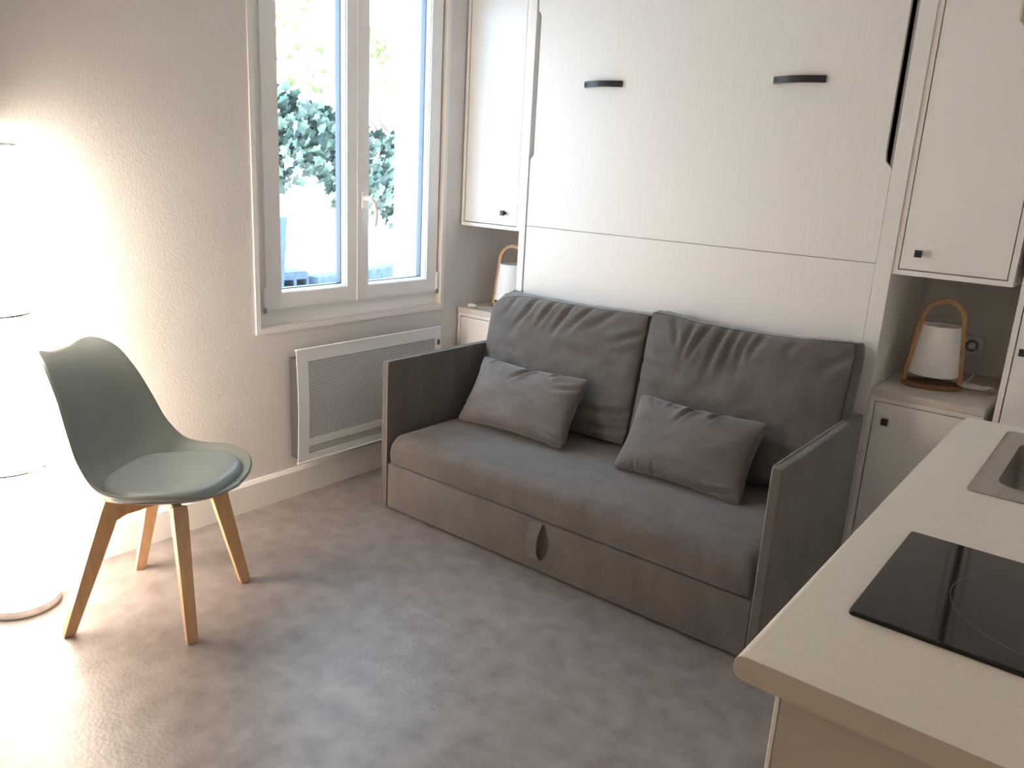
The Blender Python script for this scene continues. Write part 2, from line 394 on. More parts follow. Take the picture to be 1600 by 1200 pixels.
# bamboo table lamps
def table_lamp(label, cx, cyy, z, rot, group, cord_pts, plug=None):
    t = thing('table_lamp', label, 'lamp', (cx, cyy, z), rot, group)
    n = 40
    oval = lambda a, b_, zz: [(a*math.cos(2*PI*k/n), b_*math.sin(2*PI*k/n), zz) for k in range(n)]
    obj('base', loft([oval(.098, .066, .0005), oval(.101, .069, .003), oval(.101, .069, .014), oval(.098, .066, .017)]), M['walnut'], t, angle=40, smooth=True, local=True, label='dark brown oval wooden base')
    pts = []
    for k in range(41):                              # tapered arch: straight sides, round top
        a = k/40
        if a < .3: q = a/.3; p = (-.094+.026*q, .004+.235*q)
        elif a > .7: q = (1-a)/.3; p = (.094-.026*q, .004+.235*q)
        else:
            q = (a-.3)/.4*PI; p = (-.068*math.cos(q), .239+.076*math.sin(q))
        pts.append(p)
    loops = []
    for i, (x, zz) in enumerate(pts):
        x2, z2 = pts[min(i+1, 40)]; x1, z1 = pts[max(i-1, 0)]
        dx, dz = x2-x1, z2-z1; l = math.hypot(dx, dz); nx, nz = -dz/l, dx/l
        h_ = .0075; wd = .0085
        loops.append([(x+nx*h_, -wd, zz+nz*h_), (x+nx*h_, wd, zz+nz*h_), (x-nx*h_, wd, zz-nz*h_), (x-nx*h_, -wd, zz-nz*h_)])
    bm = loft(loops); bmesh.ops.bevel(bm, geom=[e for e in bm.edges if e.calc_face_angle(0) > .8], offset=.003, segments=2, profile=.5, affect='EDGES')
    obj('arch_handle', bm, M['bamboo'], t, smooth=True, angle=40, local=True, label='tapered bent bamboo arch')
    sh = obj('shade', lathe([(.082, .048), (.0825, .049), (.0635, .226), (.063, .227), (.0605, .227), (.0785, .049), (.082, .048)], (0, 0), 48, False, False), M['shade'], t, smooth=True, angle=40, local=True, label='white tapered fabric shade')
    obj('diffuser', lathe([(.001, .2195), (.0605, .2195), (.0605, .2215), (.001, .2215)], (0, 0), 40), M['shade'], sh, local=True)
    obj('bulb_holder', lathe([(.014, .062), (.016, .064), (.016, .08), (.026, .10), (.03, .13), (.02, .155), (.004, .165)], (0, 0), 24), M['plastic'], t, smooth=True, local=True)
    if cord_pts: obj('power_cord', tube(bezier(cord_pts, 10), .0028, 8), M['plastic'], t, smooth=True, label='thin white cord')
    if plug:
        obj('cord_switch', tube([Vector(plug[0]).lerp(Vector(plug[1]), k/6) for k in range(7)], [.004, .009, .0105, .0105, .010, .008, .004], 12), M['plastic'], t, smooth=True, label='small white in-line switch')
    return t
zl = .7315
c1 = [(-.50, 3.255, zl+.02), (-.47, 3.30, zl+.012), (-.455, 3.33, zl+.02), (-.452, 3.38, zl+.03), (-.46, 3.44, zl+.06), (-.478, 3.50, zl+.10), (-.494, 3.535, zl+.112)]
t1 = table_lamp('bamboo arch table lamp with white shade, fully visible in the niche right of the bed', -.553, 3.187, .7315, math.radians(19), 'bamboo table lamps in the niches', c1)
# coiled slack of the cord beside the lamp, and the plug in the socket
cl = [(-.475, 3.26, zl+.004)]
for k in range(34):
    a = k/33*2*PI*3
    cl.append((-.418+(.050+.006*(k//11))*math.cos(a), 3.245+(.034+.005*(k//11))*math.sin(a)+.010*math.cos(a), zl+.008+.0045*(k % 11)/3+.003*math.sin(a*1.7)))
obj('cord_coil', tube(bezier(cl, 4), .0028, 6), M['plastic'], t1, smooth=True, label='white cord wound in a loose coil')
obj('plug', tube([(-.496, YB-.012, .845), (-.496, YB-.03, .845), (-.496, YB-.045, .844), (-.495, YB-.052, .843)], [.013, .0135, .012, .006], 16), M['plastic'], t1, smooth=True, label='white plug')
c2 = [(-2.57, 3.10, zl+.004), (-2.60, 3.06, zl+.003), (-2.635, 3.035, zl+.004), (-2.655, 3.012, zl+.006)]
table_lamp('bamboo arch table lamp on the corner cabinet, half hidden behind sofa cushion and bed', -2.505, 3.15, .7315, math.radians(15), 'bamboo table lamps in the niches', c2, ((-2.665, 3.004, zl+.0105), (-2.625, 3.026, zl+.0095)))

# ------------------------------------------------------------------ sofa
sofa = thing('sofa', 'grey taupe fabric sofa bed with slim straight panel arms, before the wall bed', 'sofa', (-1.53, 2.54, 0))
YF = 2.157
ax0, ax1, bx0, bx1 = -2.358, -2.328, -.734, -.700
def arm(x0, x1):
    bm = box(x0, x1, YF-.002, 2.935, .012, .640, .006, 3)
    return obj('arm_panel', bm, M['fabric'], sofa, smooth=True, angle=50)
A1 = arm(ax0, ax1); A2 = arm(bx0, bx1)
for A, x in ((A1, ax0), (A2, bx0)):
    pass
def arm_piping(A, x):
    e = .0022
    pts = [(x, YF-.002, .02), (x, YF-.002, .30), (x, YF-.002, .60), (x, YF+.000, .634), (x, YF+.008, .6405), (x, YF+.05, .641), (x, 2.5, .641), (x, 2.93, .641)]
    obj('piping', tube(pts, e, 8), M['fabric_pale'], A, smooth=True, label='pale seam piping')
arm_piping(A1, ax0+.003); arm_piping(A1, ax1-.003); arm_piping(A2, bx0+.003)
base = obj('base_drawer', box(ax1+.002, bx0-.002, YF, 2.93, .012, .206, .004, 2), M['fabric'], sofa, smooth=True, angle=50)
for x in (ax0+.06, bx1-.06):
    for y in (YF+.06, 2.85): obj('foot', lathe([(.02, 0), (.022, .002), (.022, .014)], (x, y), 16), M['black'], sofa)
# seat cushion: rounded front, softly crowned top
def seat_bm():
    bm = bmesh.new(); nx, x0, x1 = 70, ax1+.003, bx0-.003
    prof = []
    r = .052; zt = .336; zb = .2085; yf = YF+.001
    prof += [(yf+.012, zb), (yf+.003, zb+.004), (yf-.001, zb+.02), (yf-.004, zb+.05)]
    for k in range(7):
        a = k/6*PI/2; prof.append((yf-.002+r-r*math.cos(a), zt-r+r*math.sin(a)))
    prof += [(YF+.10+.055*k, zt) for k in range(1, 13)]
    prof += [(2.92, zt), (2.93, zt-.03), (2.93, zb)]
    rows_ = []
    for i in range(nx+1):
        x = x0+(x1-x0)*i/nx; e = min(i, nx-i)/nx
        row = []
        endr = max(0, 1-e/.012)
        for j, (y, z) in enumerate(prof):
            top = max(0, (z-zb)/(zt-zb))
            dz = 0
            if y > YF+.04:
                dz += .010*math.exp(-((x+1.0)/.4)**2-((y-2.42)/.18)**2) + .004*noise.noise((x*3, y*5, 2))
                dz += .0035*math.sin((x*17+y*9))*math.exp(-((x+1.25)/.25)**2)*math.exp(-((y-2.38)/.10)**2)
            dz += .004*noise.noise((x*4, y*4, 7))*top
            dz -= .030*(1-min(1, e/.035))**2*top
            dy = .006*noise.noise((x*5, z*9, 3))*(1 if j < 11 else 0) + .016*(1-min(1, e/.02))**2*(1 if 0 < j < 11 else 0)
            row.append(bm.verts.new((x, y+dy, z+dz)))
        rows_.append(row)
    for A_, B_ in zip(rows_, rows_[1:]):
        for j in range(len(prof)-1): bm.faces.new((A_[j], A_[j+1], B_[j+1], B_[j]))
    for R_ in (rows_[0], rows_[-1]): bm.faces.new(R_)
    for A_, B_ in zip(rows_, rows_[1:]): bm.faces.new((A_[0], B_[0], B_[-1], A_[-1]))
    return bm
obj('seat_cushion', seat_bm(), M['fabric'], sofa, smooth=True, angle=60)
# pull strap: a loop of webbing on the drawer front
st = []
for k in range(15):
    t = k/14; y = YF-.003-.030*math.sin(PI*t)**.8
    z = .200-.142*t; xo = -.006*t
    st.append([(-1.560+xo, y-.003, z), (-1.512+xo, y-.003, z), (-1.512+xo, y, z), (-1.560+xo, y, z)])
ps = obj('pull_strap', loft(st), M['fabric_pillow'], base, smooth=True, angle=50)

def pillow_mesh(Wd, Hd, Td, gus, nu, nv, seed, folds=(), pinch=.05, corner=.1, amp=.006, droop=None, edge_p=2.6, rear=1):
    """two inflated sheets joined by a gusset; local x width, z height, -y is the front. folds: (u0,v0,u1,v1,width,depth)"""
    bm = bmesh.new()
    def pos(u, v, s):
        au, av = abs(u), abs(v)
        x = u*Wd/2*(1-pinch*(1-au**2)*0-pinch*.9*(1-av**2)*(au**3))
        z = v*Hd/2*(1-pinch*1.1*(1-au**2)*(av**3))
        # rounded corners
        k = corner*(au*av)**6
        x *= 1-k*.5; z *= 1-k*.5
        infl = max(0, (1-au**edge_p))**.55*max(0, (1-av**edge_p))**.55
        if s > 0: infl *= rear
        y = s*(gus/2+(Td-gus)/2*infl)
        dsp = amp*noise.noise((u*2.1+seed, v*2.1, s*3))*1.4*infl**.5 + amp*.45*noise.noise((u*6+seed, v*6, s*3+5))*infl**.5
        for (u0, v0, u1, v1, wd, dp) in folds:
            du, dv = (u1-u0)*Wd/2, (v1-v0)*Hd/2; L2 = du*du+dv*dv
            pu, pv = (u-u0)*Wd/2, (v-v0)*Hd/2
            t = max(-.3, min(1.3, (pu*du+pv*dv)/L2))
            ds = math.hypot(pu-t*du, pv-t*dv)
            fall = math.exp(-((t-.35)/.5)**2)
            dsp += dp*fall*(math.exp(-(ds/wd)**2)*-1 + .55*math.exp(-((ds-1.9*wd)/wd)**2))
        y += s*dsp*(rear if s > 0 else 1)
        if droop: x, y, z = droop(u, v, s, x, y, z)
        return (x, y, z)
    G = {}
    for s in (-1, 1):
        for i in range(nu+1):
            for j in range(nv+1):
                u, v = -1+2*i/nu, -1+2*j/nv
                # cluster the grid toward the edges
                u = math.copysign(1-(1-abs(u))**1.25, u); v = math.copysign(1-(1-abs(v))**1.25, v)
                G[s, i, j] = bm.verts.new(pos(u, v, s))
        for i in range(nu):
            for j in range(nv):
                bm.faces.new((G[s, i, j], G[s, i+1, j], G[s, i+1, j+1], G[s, i, j+1]))
    ed = [(i, 0) for i in range(nu)]+[(nu, j) for j in range(nv)]+[(i, nv) for i in range(nu, 0, -1)]+[(0, j) for j in range(nv, 0, -1)]
    mid = []
    for (i, j) in ed:
        p = (G[-1, i, j].co+G[1, i, j].co)/2
        d = Vector((p.x/(Wd/2), 0, p.z/(Hd/2))); d = Vector((d.x if abs(d.x) > .9 else 0, 0, d.z if abs(d.z) > .9 else 0))
        if d.length: d.normalize()
        mid.append(bm.verts.new(p+d*(gus*.10+.004*noise.noise((p.x*14+seed, p.z*14, 1)))))
    n = len(ed)
    for k in range(n):
        a, b = ed[k], ed[(k+1) % n]
        for s in (-1, 1):
            bm.faces.new((G[(s,)+a], G[(s,)+b], mid[(k+1) % n], mid[k]))
    seam = [G[(-1,)+e].co.copy() for e in ed]
    return bm, seam
def soft(name, label, cat, group, loc, tilt, rotz, roll_, mat, part, **kw):
    bm, seam = pillow_mesh(**kw)
    R = Matrix.Rotation(rotz, 4, 'Z') @ Matrix.Rotation(tilt, 4, 'X') @ Matrix.Rotation(roll_, 4, 'Y')
    Mx = Matrix.Translation(loc) @ R
    t = thing(name, label, cat, (loc[0], loc[1], loc[2]-kw['Hd']*.45), 0, group)
    bm.transform(Mx); sm = [Mx @ p for p in seam]
    c = obj(part, bm, mat, t, smooth=True)
    obj('piping', tube(sm, .0018, 6, True), M['fabric_seam'] if part == 'cushion_cover' else mat, t, smooth=True)
    return t
tiltb = math.radians(-12)
fL = [(-.35, 1.0, -.55, .45, .013, .014), (-.12, 1.0, -.27, .5, .011, .016), (.10, 1.0, -.05, .42, .011, .017), (.34, 1.0, .12, .5, .013, .015), (.62, .98, .35, .6, .015, .009), (.98, -.50, .45, -.60, .012, .016), (.98, -.78, .4, -.84, .012, .013), (-.65, 1.0, -.75, .6, .013, .006), (.98, .7, .6, .45, .014, .009)]
def droopL(u, v, s, x, y, z):
    k = max(0, -u)**4*max(0, v)**3
    if s < 0: z -= .060*k; x += .006*k
    else: z += .018*k; y -= .012*k
    z -= .012*max(0, v)**2*(1-u*u)
    return x, y, z
soft('back_cushion', 'grey taupe back cushion at the sofa end nearest the window', 'cushion', 'back cushions of the sofa', (-1.934, 2.838, .606), tiltb, 0, 0, M['fabric'], 'cushion_cover',
     Wd=.815, Hd=.545, Td=.235, gus=.145, nu=84, nv=58, seed=3.1, folds=fL, pinch=.02, corner=.06, amp=.012, droop=droopL, edge_p=3.2, rear=.12)
fR = [(-.72, .98, -.55, .45, .013, .009), (-.5, 1.0, -.55, .3, .012, .012), (-.33, 1.0, -.5, .35, .011, .013), (-.18, 1.0, -.28, .2, .013, .015), (-.05, 1.0, -.12, .35, .011, .013), (.06, .98, .02, .4, .010, .013), (.2, .98, .1, .55, .012, .009), (.5, 1, .42, .7, .015, .005), (-.98, .3, -.6, .15, .013, .008), (-.98, .0, -.7, -.1, .012, .007), (.95, -.6, .4, -.5, .02, .005), (.98, .85, .75, .6, .015, .006)]
def droopR(u, v, s, x, y, z):
    k = max(0, -u)**3*max(0, v)**3
    z += .022*k*(1 if s > 0 else .4)
    z += .012*max(0, u)**4*max(0, v)**3
    z -= .010*max(0, v)**2*(1-u*u)*(1 if abs(u) < .6 else .5)
    return x, y, z
soft('back_cushion', 'grey taupe back cushion at the sofa end beside the right bamboo lamp niche', 'cushion', 'back cushions of the sofa', (-1.128, 2.838, .613), tiltb, 0, math.radians(-.5), M['fabric'], 'cushion_cover',
     Wd=.80, Hd=.555, Td=.235, gus=.135, nu=84, nv=58, seed=8.7, folds=fR, pinch=.02, corner=.06, amp=.012, droop=droopR, edge_p=3.2, rear=.12)
fp = [(.10, 1.0, -.20, .42, .009, .020), (.95, .62, .55, .40, .010, .010), (-.62, 1, -.74, .66, .007, .010), (.98, -.80, .62, -.72, .008, .016), (.55, .98, .42, .72, .008, .010), (-.95, -.5, -.7, -.42, .008, .007)]
soft('throw_pillow', 'small grey throw pillow nearest the window, before the left back cushion', 'pillow', 'small pillows on the sofa', (-1.970, 2.588, .474), math.radians(-33), math.radians(1.5), 0, M['fabric_pillow'], 'pillow_cover',
     Wd=.565, Hd=.315, Td=.15, gus=.022, nu=72, nv=44, seed=1.7, folds=fp, pinch=.11, corner=.10, amp=.007, edge_p=2.2)
fp2 = [(-.02, 1.0, -.20, .45, .009, .022), (.35, 1.0, .24, .60, .009, .018), (-.38, 1.0, -.42, .70, .007, .011), (-.78, .95, -.62, .72, .007, .013), (-.3, -.98, -.34, -.62, .007, .013), (-.62, -.98, -.66, -.7, .007, .012), (.55, -.92, .95, -.80, .008, .017)]
soft('throw_pillow', 'small grey throw pillow farther from the window, before the right back cushion', 'pillow', 'small pillows on the sofa', (-1.197, 2.592, .472), math.radians(-33), math.radians(0), 0, M['fabric_pillow'], 'pillow_cover',
     Wd=.52, Hd=.315, Td=.15, gus=.022, nu=72, nv=44, seed=5.2, folds=fp2, pinch=.10, corner=.10, amp=.007, edge_p=2.2)

# ------------------------------------------------------------------ radiator
rad = thing('panel_radiator', 'white electric panel radiator with grey mesh grille under the window', 'radiator', (XW, 2.36, .17))
ry0, ry1, rz0, rz1 = 1.942, 2.788, .172, .660
rx = lambda z: -2.642+.010*math.sin(PI*(z-rz0)/(rz1-rz0))
def curved(name, y0, y1, z0, z1, off, th, mat, par, n=10, holes=None):
    L_ = []
    for k in range(n+1):
        z = z0+(z1-z0)*k/n; x = rx(z)+off
        L_.append([(x, y0, z), (x, y1, z), (x-th, y1, z), (x-th, y0, z)])
    return obj(name, loft(L_), mat, par)
# front: one curved sheet with two openings
def rad_front():
    bm = bmesh.new()
    ys = [ry0, ry0+.056, ry1-.040, ry1]
    zs = [rz0, rz0+.030, rz0+.066, rz0+.098]+[rz0+.098+(.339)*k/8 for k in range(1, 9)]+[rz1-.025, rz1]
    op = {(1, 1)} | {(1, j) for j in range(3, 11)}
    G = {(i, j, k): bm.verts.new((rx(z)-.0025*k, y, z)) for i, y in enumerate(ys) for j, z in enumerate(zs) for k in (0, 1)}
    nz = len(zs)-1
    cells = {(i, j) for i in range(3) for j in range(nz)}-op
    cnt = {}
    for (i, j) in cells:
        for k in (0, 1): bm.faces.new((G[i, j, k], G[i+1, j, k], G[i+1, j+1, k], G[i, j+1, k]))
        for e in (((i, j), (i+1, j)), ((i+1, j), (i+1, j+1)), ((i, j+1), (i+1, j+1)), ((i, j), (i, j+1))):
            cnt[e] = cnt.get(e, 0)+1
    for (a, b), c in cnt.items():
        if c == 1: bm.faces.new((G[a+(0,)], G[b+(0,)], G[b+(1,)], G[a+(1,)]))
    return bm
rf = obj('front_panel', rad_front(), M['rad'], rad)
obj('top_lip', box(-2.652, -2.6385, ry0-.001, ry1+.001, rz1-.002, rz1+.003, .002, 2), M['rad'], rad)
obj('bottom_lip', box(-2.652, -2.638, ry0-.001, ry1+.001, rz0-.004, rz0+.001, .002, 2), M['rad'], rad)
obj('casing', box(XW+.012, -2.652, ry0+.010, ry1-.010, rz0+.012, rz1-.040, .003, 1), M['rad_grey'], rad, label='dark grey rear casing')
for y in (ry0+.2, ry1-.2): obj('wall_bracket', box(XW, XW+.014, y, y+.03, .25, .55), M['grey_metal'], rad)
# mesh grilles: real perforated sheets
def grille(y0, y1, z0, z1, p=.0078):
    bm = bmesh.new(); ny, nz = max(2, int((y1-y0)/p)), max(2, int((z1-z0)/p))
    def V(y, z): return bm.verts.new((rx(z)-.004, y, z))
    def bar(pts, wv):
        A_ = [bm.verts.new(p_) for p_ in pts]; B_ = [bm.verts.new((p_[0], p_[1]+wv[0], p_[2]+wv[1])) for p_ in pts]
        for i in range(len(pts)-1): bm.faces.new((A_[i], A_[i+1], B_[i+1], B_[i]))
    wd = p*.42
    for i in range(ny+1):
        y = y0+(y1-y0-wd)*i/ny
        bar([(rx(z0+(z1-z0)*k/8)-.004, y, z0+(z1-z0)*k/8) for k in range(9)], (wd, 0))
    for j in range(nz+1):
        z = z0+(z1-z0-wd)*j/nz
        bar([(rx(z)-.0045, y0, z), (rx(z)-.0045, y1, z)], (0, wd))
    return bm
for (z0, z1) in ((rz0+.098, rz0+.437), (rz0+.030, rz0+.066)):
    obj('mesh_grille', grille(ry0+.056, ry1-.040, z0, z1), M['rad'], rad, kind='stuff', label='fine grey wire mesh')
obj('thermostat', box(-2.640, -2.632, ry1-.026, ry1-.014, .575, .60, .002, 2), M['rad_grey'], rad)

# ------------------------------------------------------------------ chair
CX, CY, CA = -2.294, 1.182, math.radians(31.08)
chair = thing('dining_chair', 'sage grey shell chair with padded seat and splayed beech legs beside the floor lamp', 'chair', (CX, CY, 0), CA)
rim = [(.245, .424, 0), (.232, .436, .111), (.186, .456, .190), (.100, .465, .233), (.004, .458, .245), (-.068, .474, .239), (-.123, .539, .226), (-.158, .623, .212), (-.197, .717, .190), (-.247, .797, .163), (-.303, .828, .118), (-.325, .815, .052), (-.322, .812, 0)]
cen = [(.245, .424), (.229, .424), (.182, .408), (.098, .394), (.000, .388), (-.090, .396), (-.168, .450), (-.215, .552), (-.252, .665), (-.288, .755), (-.317, .803), (-.327, .808), (-.322, .812)]
def cat_np(P, n):
    P = np.array(P, float); P = np.vstack([2*P[0]-P[1], P, 2*P[-1]-P[-2]]); o = []
    for i in range(1, len(P)-2):
        a, b, c, d = P[i-1:i+3]
        for k in range(n):
            t = k/n; o.append(.5*(2*b+(c-a)*t+(2*a-5*b+4*c-d)*t*t+(3*b-a-3*c+d)*t**3))
    o.append(P[-2]); return np.array(o)
rimd, cend = cat_np(rim, 5), cat_np(cen, 5)
# the rim is symmetric at both ends: keep the half-width's end slope round
bm = bmesh.new(); NT = 28; grid = []
for (F, Z, w_), (f0, z0) in zip(rimd, cend):
    row = []
    for k in range(NT+1):
        t = -1+2*k/NT; q = abs(t)**(3.3 if f0 > -.12 else 2.6)
        row.append(bm.verts.new((f0+(F-f0)*q, w_*t, z0+(Z-z0)*q)))
    grid.append(row)
for A_, B_ in zip(grid, grid[1:]):
    for k in range(NT): bm.faces.new((A_[k], A_[k+1], B_[k+1], B_[k]))
bmesh.ops.remove_doubles(bm, verts=bm.verts, dist=.0005)
sh = obj('seat_shell', bm, M['chair'], chair, smooth=True, local=True)
md = sh.modifiers.new('thick', 'SOLIDIFY'); md.thickness = .009; md.offset = 0
md = sh.modifiers.new('round', 'BEVEL'); md.width = .003; md.segments = 2; md.limit_method = 'ANGLE'; md.angle_limit = .9
# pad follows the seat bowl
seat = [(r, c) for r, c in zip(rimd, cend)][:28]
Fs = np.array([c[0] for r, c in seat])[::-1]; Zc = np.array([c[1] for r, c in seat])[::-1]; Zr = np.array([r[1] for r, c in seat])[::-1]; Ws = np.array([r[2] for r, c in seat])[::-1]
bm = bmesh.new(); NR, NA = 14, 48; f0, f1 = -.158, .221; rows_ = []
for i in range(NR+1):
    rho = (i/NR)**.8; row = []
    for k in range(NA):
        a = 2*PI*k/NA; ca, sa = math.cos(a), math.sin(a)
        e = 2.5; ux, uy = math.copysign(abs(ca)**(2/e), ca), math.copysign(abs(sa)**(2/e), sa)
        F = (f0+f1)/2+(f1-f0)/2*rho*ux
        wid = .86*np.interp(F, Fs, Ws)
        l = .214*rho*uy*(1-.08*max(0, -ux*rho))
        wq = max(.05, np.interp(F, Fs, Ws)); q = min(1, abs(l)/wq)**3.3
        zc, zr = np.interp(F, Fs, Zc), np.interp(F, Fs, Zr)
        z = zc+(zr-zc)*q*.75 + .004 + .046*(1-rho**7)**.55
        row.append((F, l, z))
    rows_.append(row)
lo = []
for row, rad_ in ((rows_[-1], 1.0),): lo = [(p[0], p[1], p[2]-.002) for p in row]
bm = loft(rows_+[lo], False, True)
bmesh.ops.remove_doubles(bm, verts=bm.verts, dist=1e-5)
obj('seat_pad', bm, M['pad'], chair, smooth=True, local=True, label='padded leatherette seat')
ca, sa = math.cos(CA), math.sin(CA)
def loc(p):
    x, y = p[0]-CX, p[1]-CY
    return Vector((x*ca+y*sa, -x*sa+y*ca, 0))
feet = [(-2.312, .862), (-2.022, 1.092), (-2.223, 1.404), (-2.555, 1.206)]   # rear right, front right, front left, rear left
tops = [(-.105, -.120), (.105, -.110), (.105, .110), (-.105, .120)]
legs = []
for ft, tp in zip(feet, tops):
    p0 = loc(ft); p1 = Vector((tp[0], tp[1], .382))
    d = (p1-p0).normalized()
    side = Vector((-p1.y, p1.x, 0)).normalized(); side = side if side.length else Vector((1, 0, 0))
    out = side.cross(d).normalized()
    L_ = []
    for t, a, b in ((0, .0155, .0145), (.004, .0165, .0155), (.5, .0215, .018), (.93, .026, .021), (1.0, .025, .020)):
        c = p0+(p1-p0)*t
        q = [c+side*b*sx+out*a*so for sx, so in ((-1, -1), (1, -1), (1, 1), (-1, 1))]
        if t <= .004: q = [Vector((v.x, v.y, .0006 if t == 0 else .0022)) for v in q]
        L_.append(q)
    bm = loft(L_); bmesh.ops.bevel(bm, geom=[e for e in bm.edges if e.calc_face_angle(0) > .8 and abs((e.verts[0].co-e.verts[1].co).normalized().dot(d)) > .8], offset=.004, segments=2, profile=.5, affect='EDGES')
    obj('leg', bm, M['wood'], chair, smooth=True, angle=40, local=True)
for s in (0, 1):
    a, b = Vector((*tops[s], .375)), Vector((*tops[s+2], .375))
    d = (b-a).normalized(); sd = Vector((-d.y, d.x, 0))*.013
    za, zb = .372-.0*s, .405
    L_ = []
    for t in (0, .12, .45, .55, .88, 1):
        c = a.lerp(b, t); zz = .318 if t in (0, 1) else (.334 if t in (.12, .88) else .346)
        L_.append([(c.x-sd.x, c.y-sd.y, zz), (c.x+sd.x, c.y+sd.y, zz), (c.x+sd.x, c.y+sd.y, .378+.0005*s), (c.x-sd.x, c.y-sd.y, .378+.0005*s)])
    obj('cross_brace', loft(L_), M['wood'], chair, local=True)

# ------------------------------------------------------------------ floor lamp
LX, LY, LR = -2.596, .846, .112
lamp = thing('floor_lamp', 'tall glowing white cylinder floor lamp with silver rings by the left wall', 'lamp', (LX, LY, 0))
obj('base_ring', lathe([(LR-.006, .001), (LR-.003, .003), (LR-.003, .028), (LR-.006, .031)], (LX, LY), 56), M['chrome'], lamp, smooth=True, angle=40, label='silver metal base')
zz = [.031, .474, .945, 1.415]
for z0, z1 in zip(zz, zz[1:]):
    obj('shade', lathe([(LR-.004, z0+.0005), (LR, z0+.004), (LR, z1-.012), (LR-.004, z1-.0085)], (LX, LY), 56, True, True), M['lampshade'], lamp, smooth=True, angle=40, label='glowing white shade section')
    obj('ring', lathe([(LR-.002, z1-.008), (LR+.0005, z1-.007), (LR+.0005, z1-.001), (LR-.002, z1)], (LX, LY), 56), M['chrome'], lamp, smooth=True, angle=40, label='thin silver ring')

# ------------------------------------------------------------------ kitchenette
WX0, WY_0, WY_1, WZ = -.284, .803, 2.142, .90
SX0, SX1, SY0, SY1 = -.186, .235, 1.590, 2.080           # sink rim
top = thing('worktop', 'pale beige kitchen worktop with rounded front edge, black hob and sink in it', 'worktop', (0, 1.47, .869))
bm = ring_slab((WX0, SX0+.012, SX1-.012, .305), (WY_0, SY0+.012, SY1-.012, WY_1), .869, WZ, 'z')
ed = [e for e in bm.edges if all(abs(v.co.x-WX0) < 1e-5 for v in e.verts) and abs(e.verts[0].co.z-e.verts[1].co.z) < 1e-6]
bmesh.ops.bevel(bm, geom=ed, offset=.0125, segments=5, profile=.5, affect='EDGES')
obj('slab', bm, M['counter'], top, smooth=True, angle=35)
pr = [(WX0, .8815), (WX0, .8875), (WX0+.0037, .8963), (WX0+.0125, .8998), (.304, .8998), (.304, .8692), (WX0+.0125, .8692), (WX0+.0037, .8727)]
obj('end_strip', prism(pr, 'y', WY_0-.0012, WY_0), M['counter_edge'], top, label='darker flat end strip')
kc = thing('kitchen_base_cabinet', 'greige kitchen base cabinet under the worktop end, bottom right corner', 'cabinet', (.03, 1.45, 0))
obj('end_panel', box(-.232, .305, .822, .838, 0, .868, .001, 1), M['kitchen'], kc)
obj('edge_banding', box(-.2375, -.2325, .8205, .838, .0, .868, .001, 1), M['counter'], kc, label='pale edge strip')
obj('carcass', box(-.215, .305, .8385, 2.12, .09, .745), M['kitchen'], kc)
for y0, y1 in ((.842, 1.478), (1.482, 2.118)): obj('door', box(-.236, -.217, y0, y1, .10, .855, .0015, 1), M['white_matt'], kc)
obj('plinth', box(-.19, .305, .8385, 2.12, 0, .09), M['kitchen'], kc)
hob = thing('cooking_hob', 'black glass cooking hob set into the pale worktop', 'hob', (.04, 1.145, .90))
HX0, HX1, HY0, HY1 = -.2135, .285, .984, 1.306
hb = box(HX0, HX1, HY0, HY1, .9003, .9062)
bmesh.ops.bevel(hb, geom=[e for e in hb.edges if abs(e.verts[0].co.z-e.verts[1].co.z) > .001], offset=.006, segments=3, profile=.5, affect='EDGES')
bmesh.ops.bevel(hb, geom=[e for e in hb.edges if e.calc_face_angle(0) > 1.2 and all(v.co.z > .905 for v in e.verts)], offset=.0015, segments=2, profile=.5, affect='EDGES')
obj('glass_top', hb, M['hob'], hob)
for x, r in ((-.001, .1255), (.195, .075)):
    ob = obj('cooking_zone', loft([[(x+q*math.cos(2*PI*k/64), 1.147+q*math.sin(2*PI*k/64), z) for k in range(64)] for q, z in ((r, .9062), (r, .90635), (r-.0011, .90635), (r-.0011, .9062))], False, False), M['print'], hob, label='thin grey printed ring')
sink = thing('kitchen_sink', 'brushed steel inset sink with rounded basin in the worktop', 'sink', (.02, 1.83, .90))
def rrect(x0, x1, y0, y1, r, z, n=6):
    o = []
    for cx_, cy_, a0 in ((x1-r, y1-r, 0), (x0+r, y1-r, PI/2), (x0+r, y0+r, PI), (x1-r, y0+r, 1.5*PI)):
        for k in range(n+1):
            a = a0+PI/2*k/n; o.append((cx_+r*math.cos(a), cy_+r*math.sin(a), z))
    return o
BX0, BX1, BY0, BY1 = -.150, .200, 1.660, 2.022
obj('rim', loft([rrect(SX0, SX1, SY0, SY1, .012, .9004), rrect(SX0, SX1, SY0, SY1, .012, .9025), rrect(SX0+.004, SX1-.004, SY0+.004, SY1-.004, .012, .9048), rrect(SX0+.012, SX1-.012, SY0+.012, SY1-.012, .014, .9042),
                 rrect(BX0-.006, BX1+.006, BY0-.006, BY1+.006, .052, .9030), rrect(BX0, BX1, BY0, BY1, .048, .8985)], False, False), M['steel'], sink, smooth=True, angle=50)
obj('basin', loft([rrect(BX0, BX1, BY0, BY1, .048, .8985), rrect(BX0+.006, BX1-.006, BY0+.006, BY1-.006, .046, .83), rrect(BX0+.012, BX1-.012, BY0+.012, BY1-.012, .05, .775), rrect(BX0+.035, BX1-.035, BY0+.035, BY1-.035, .05, .757), rrect(BX0+.10, BX1-.10, BY0+.10, BY1-.10, .04, .753)], False, True), M['steel'], sink, smooth=True, angle=60)
obj('drain', lathe([(.03, .7535), (.032, .7545), (.02, .7545), (.018, .7538)], (.025, 1.84), 24), M['chrome'], sink)
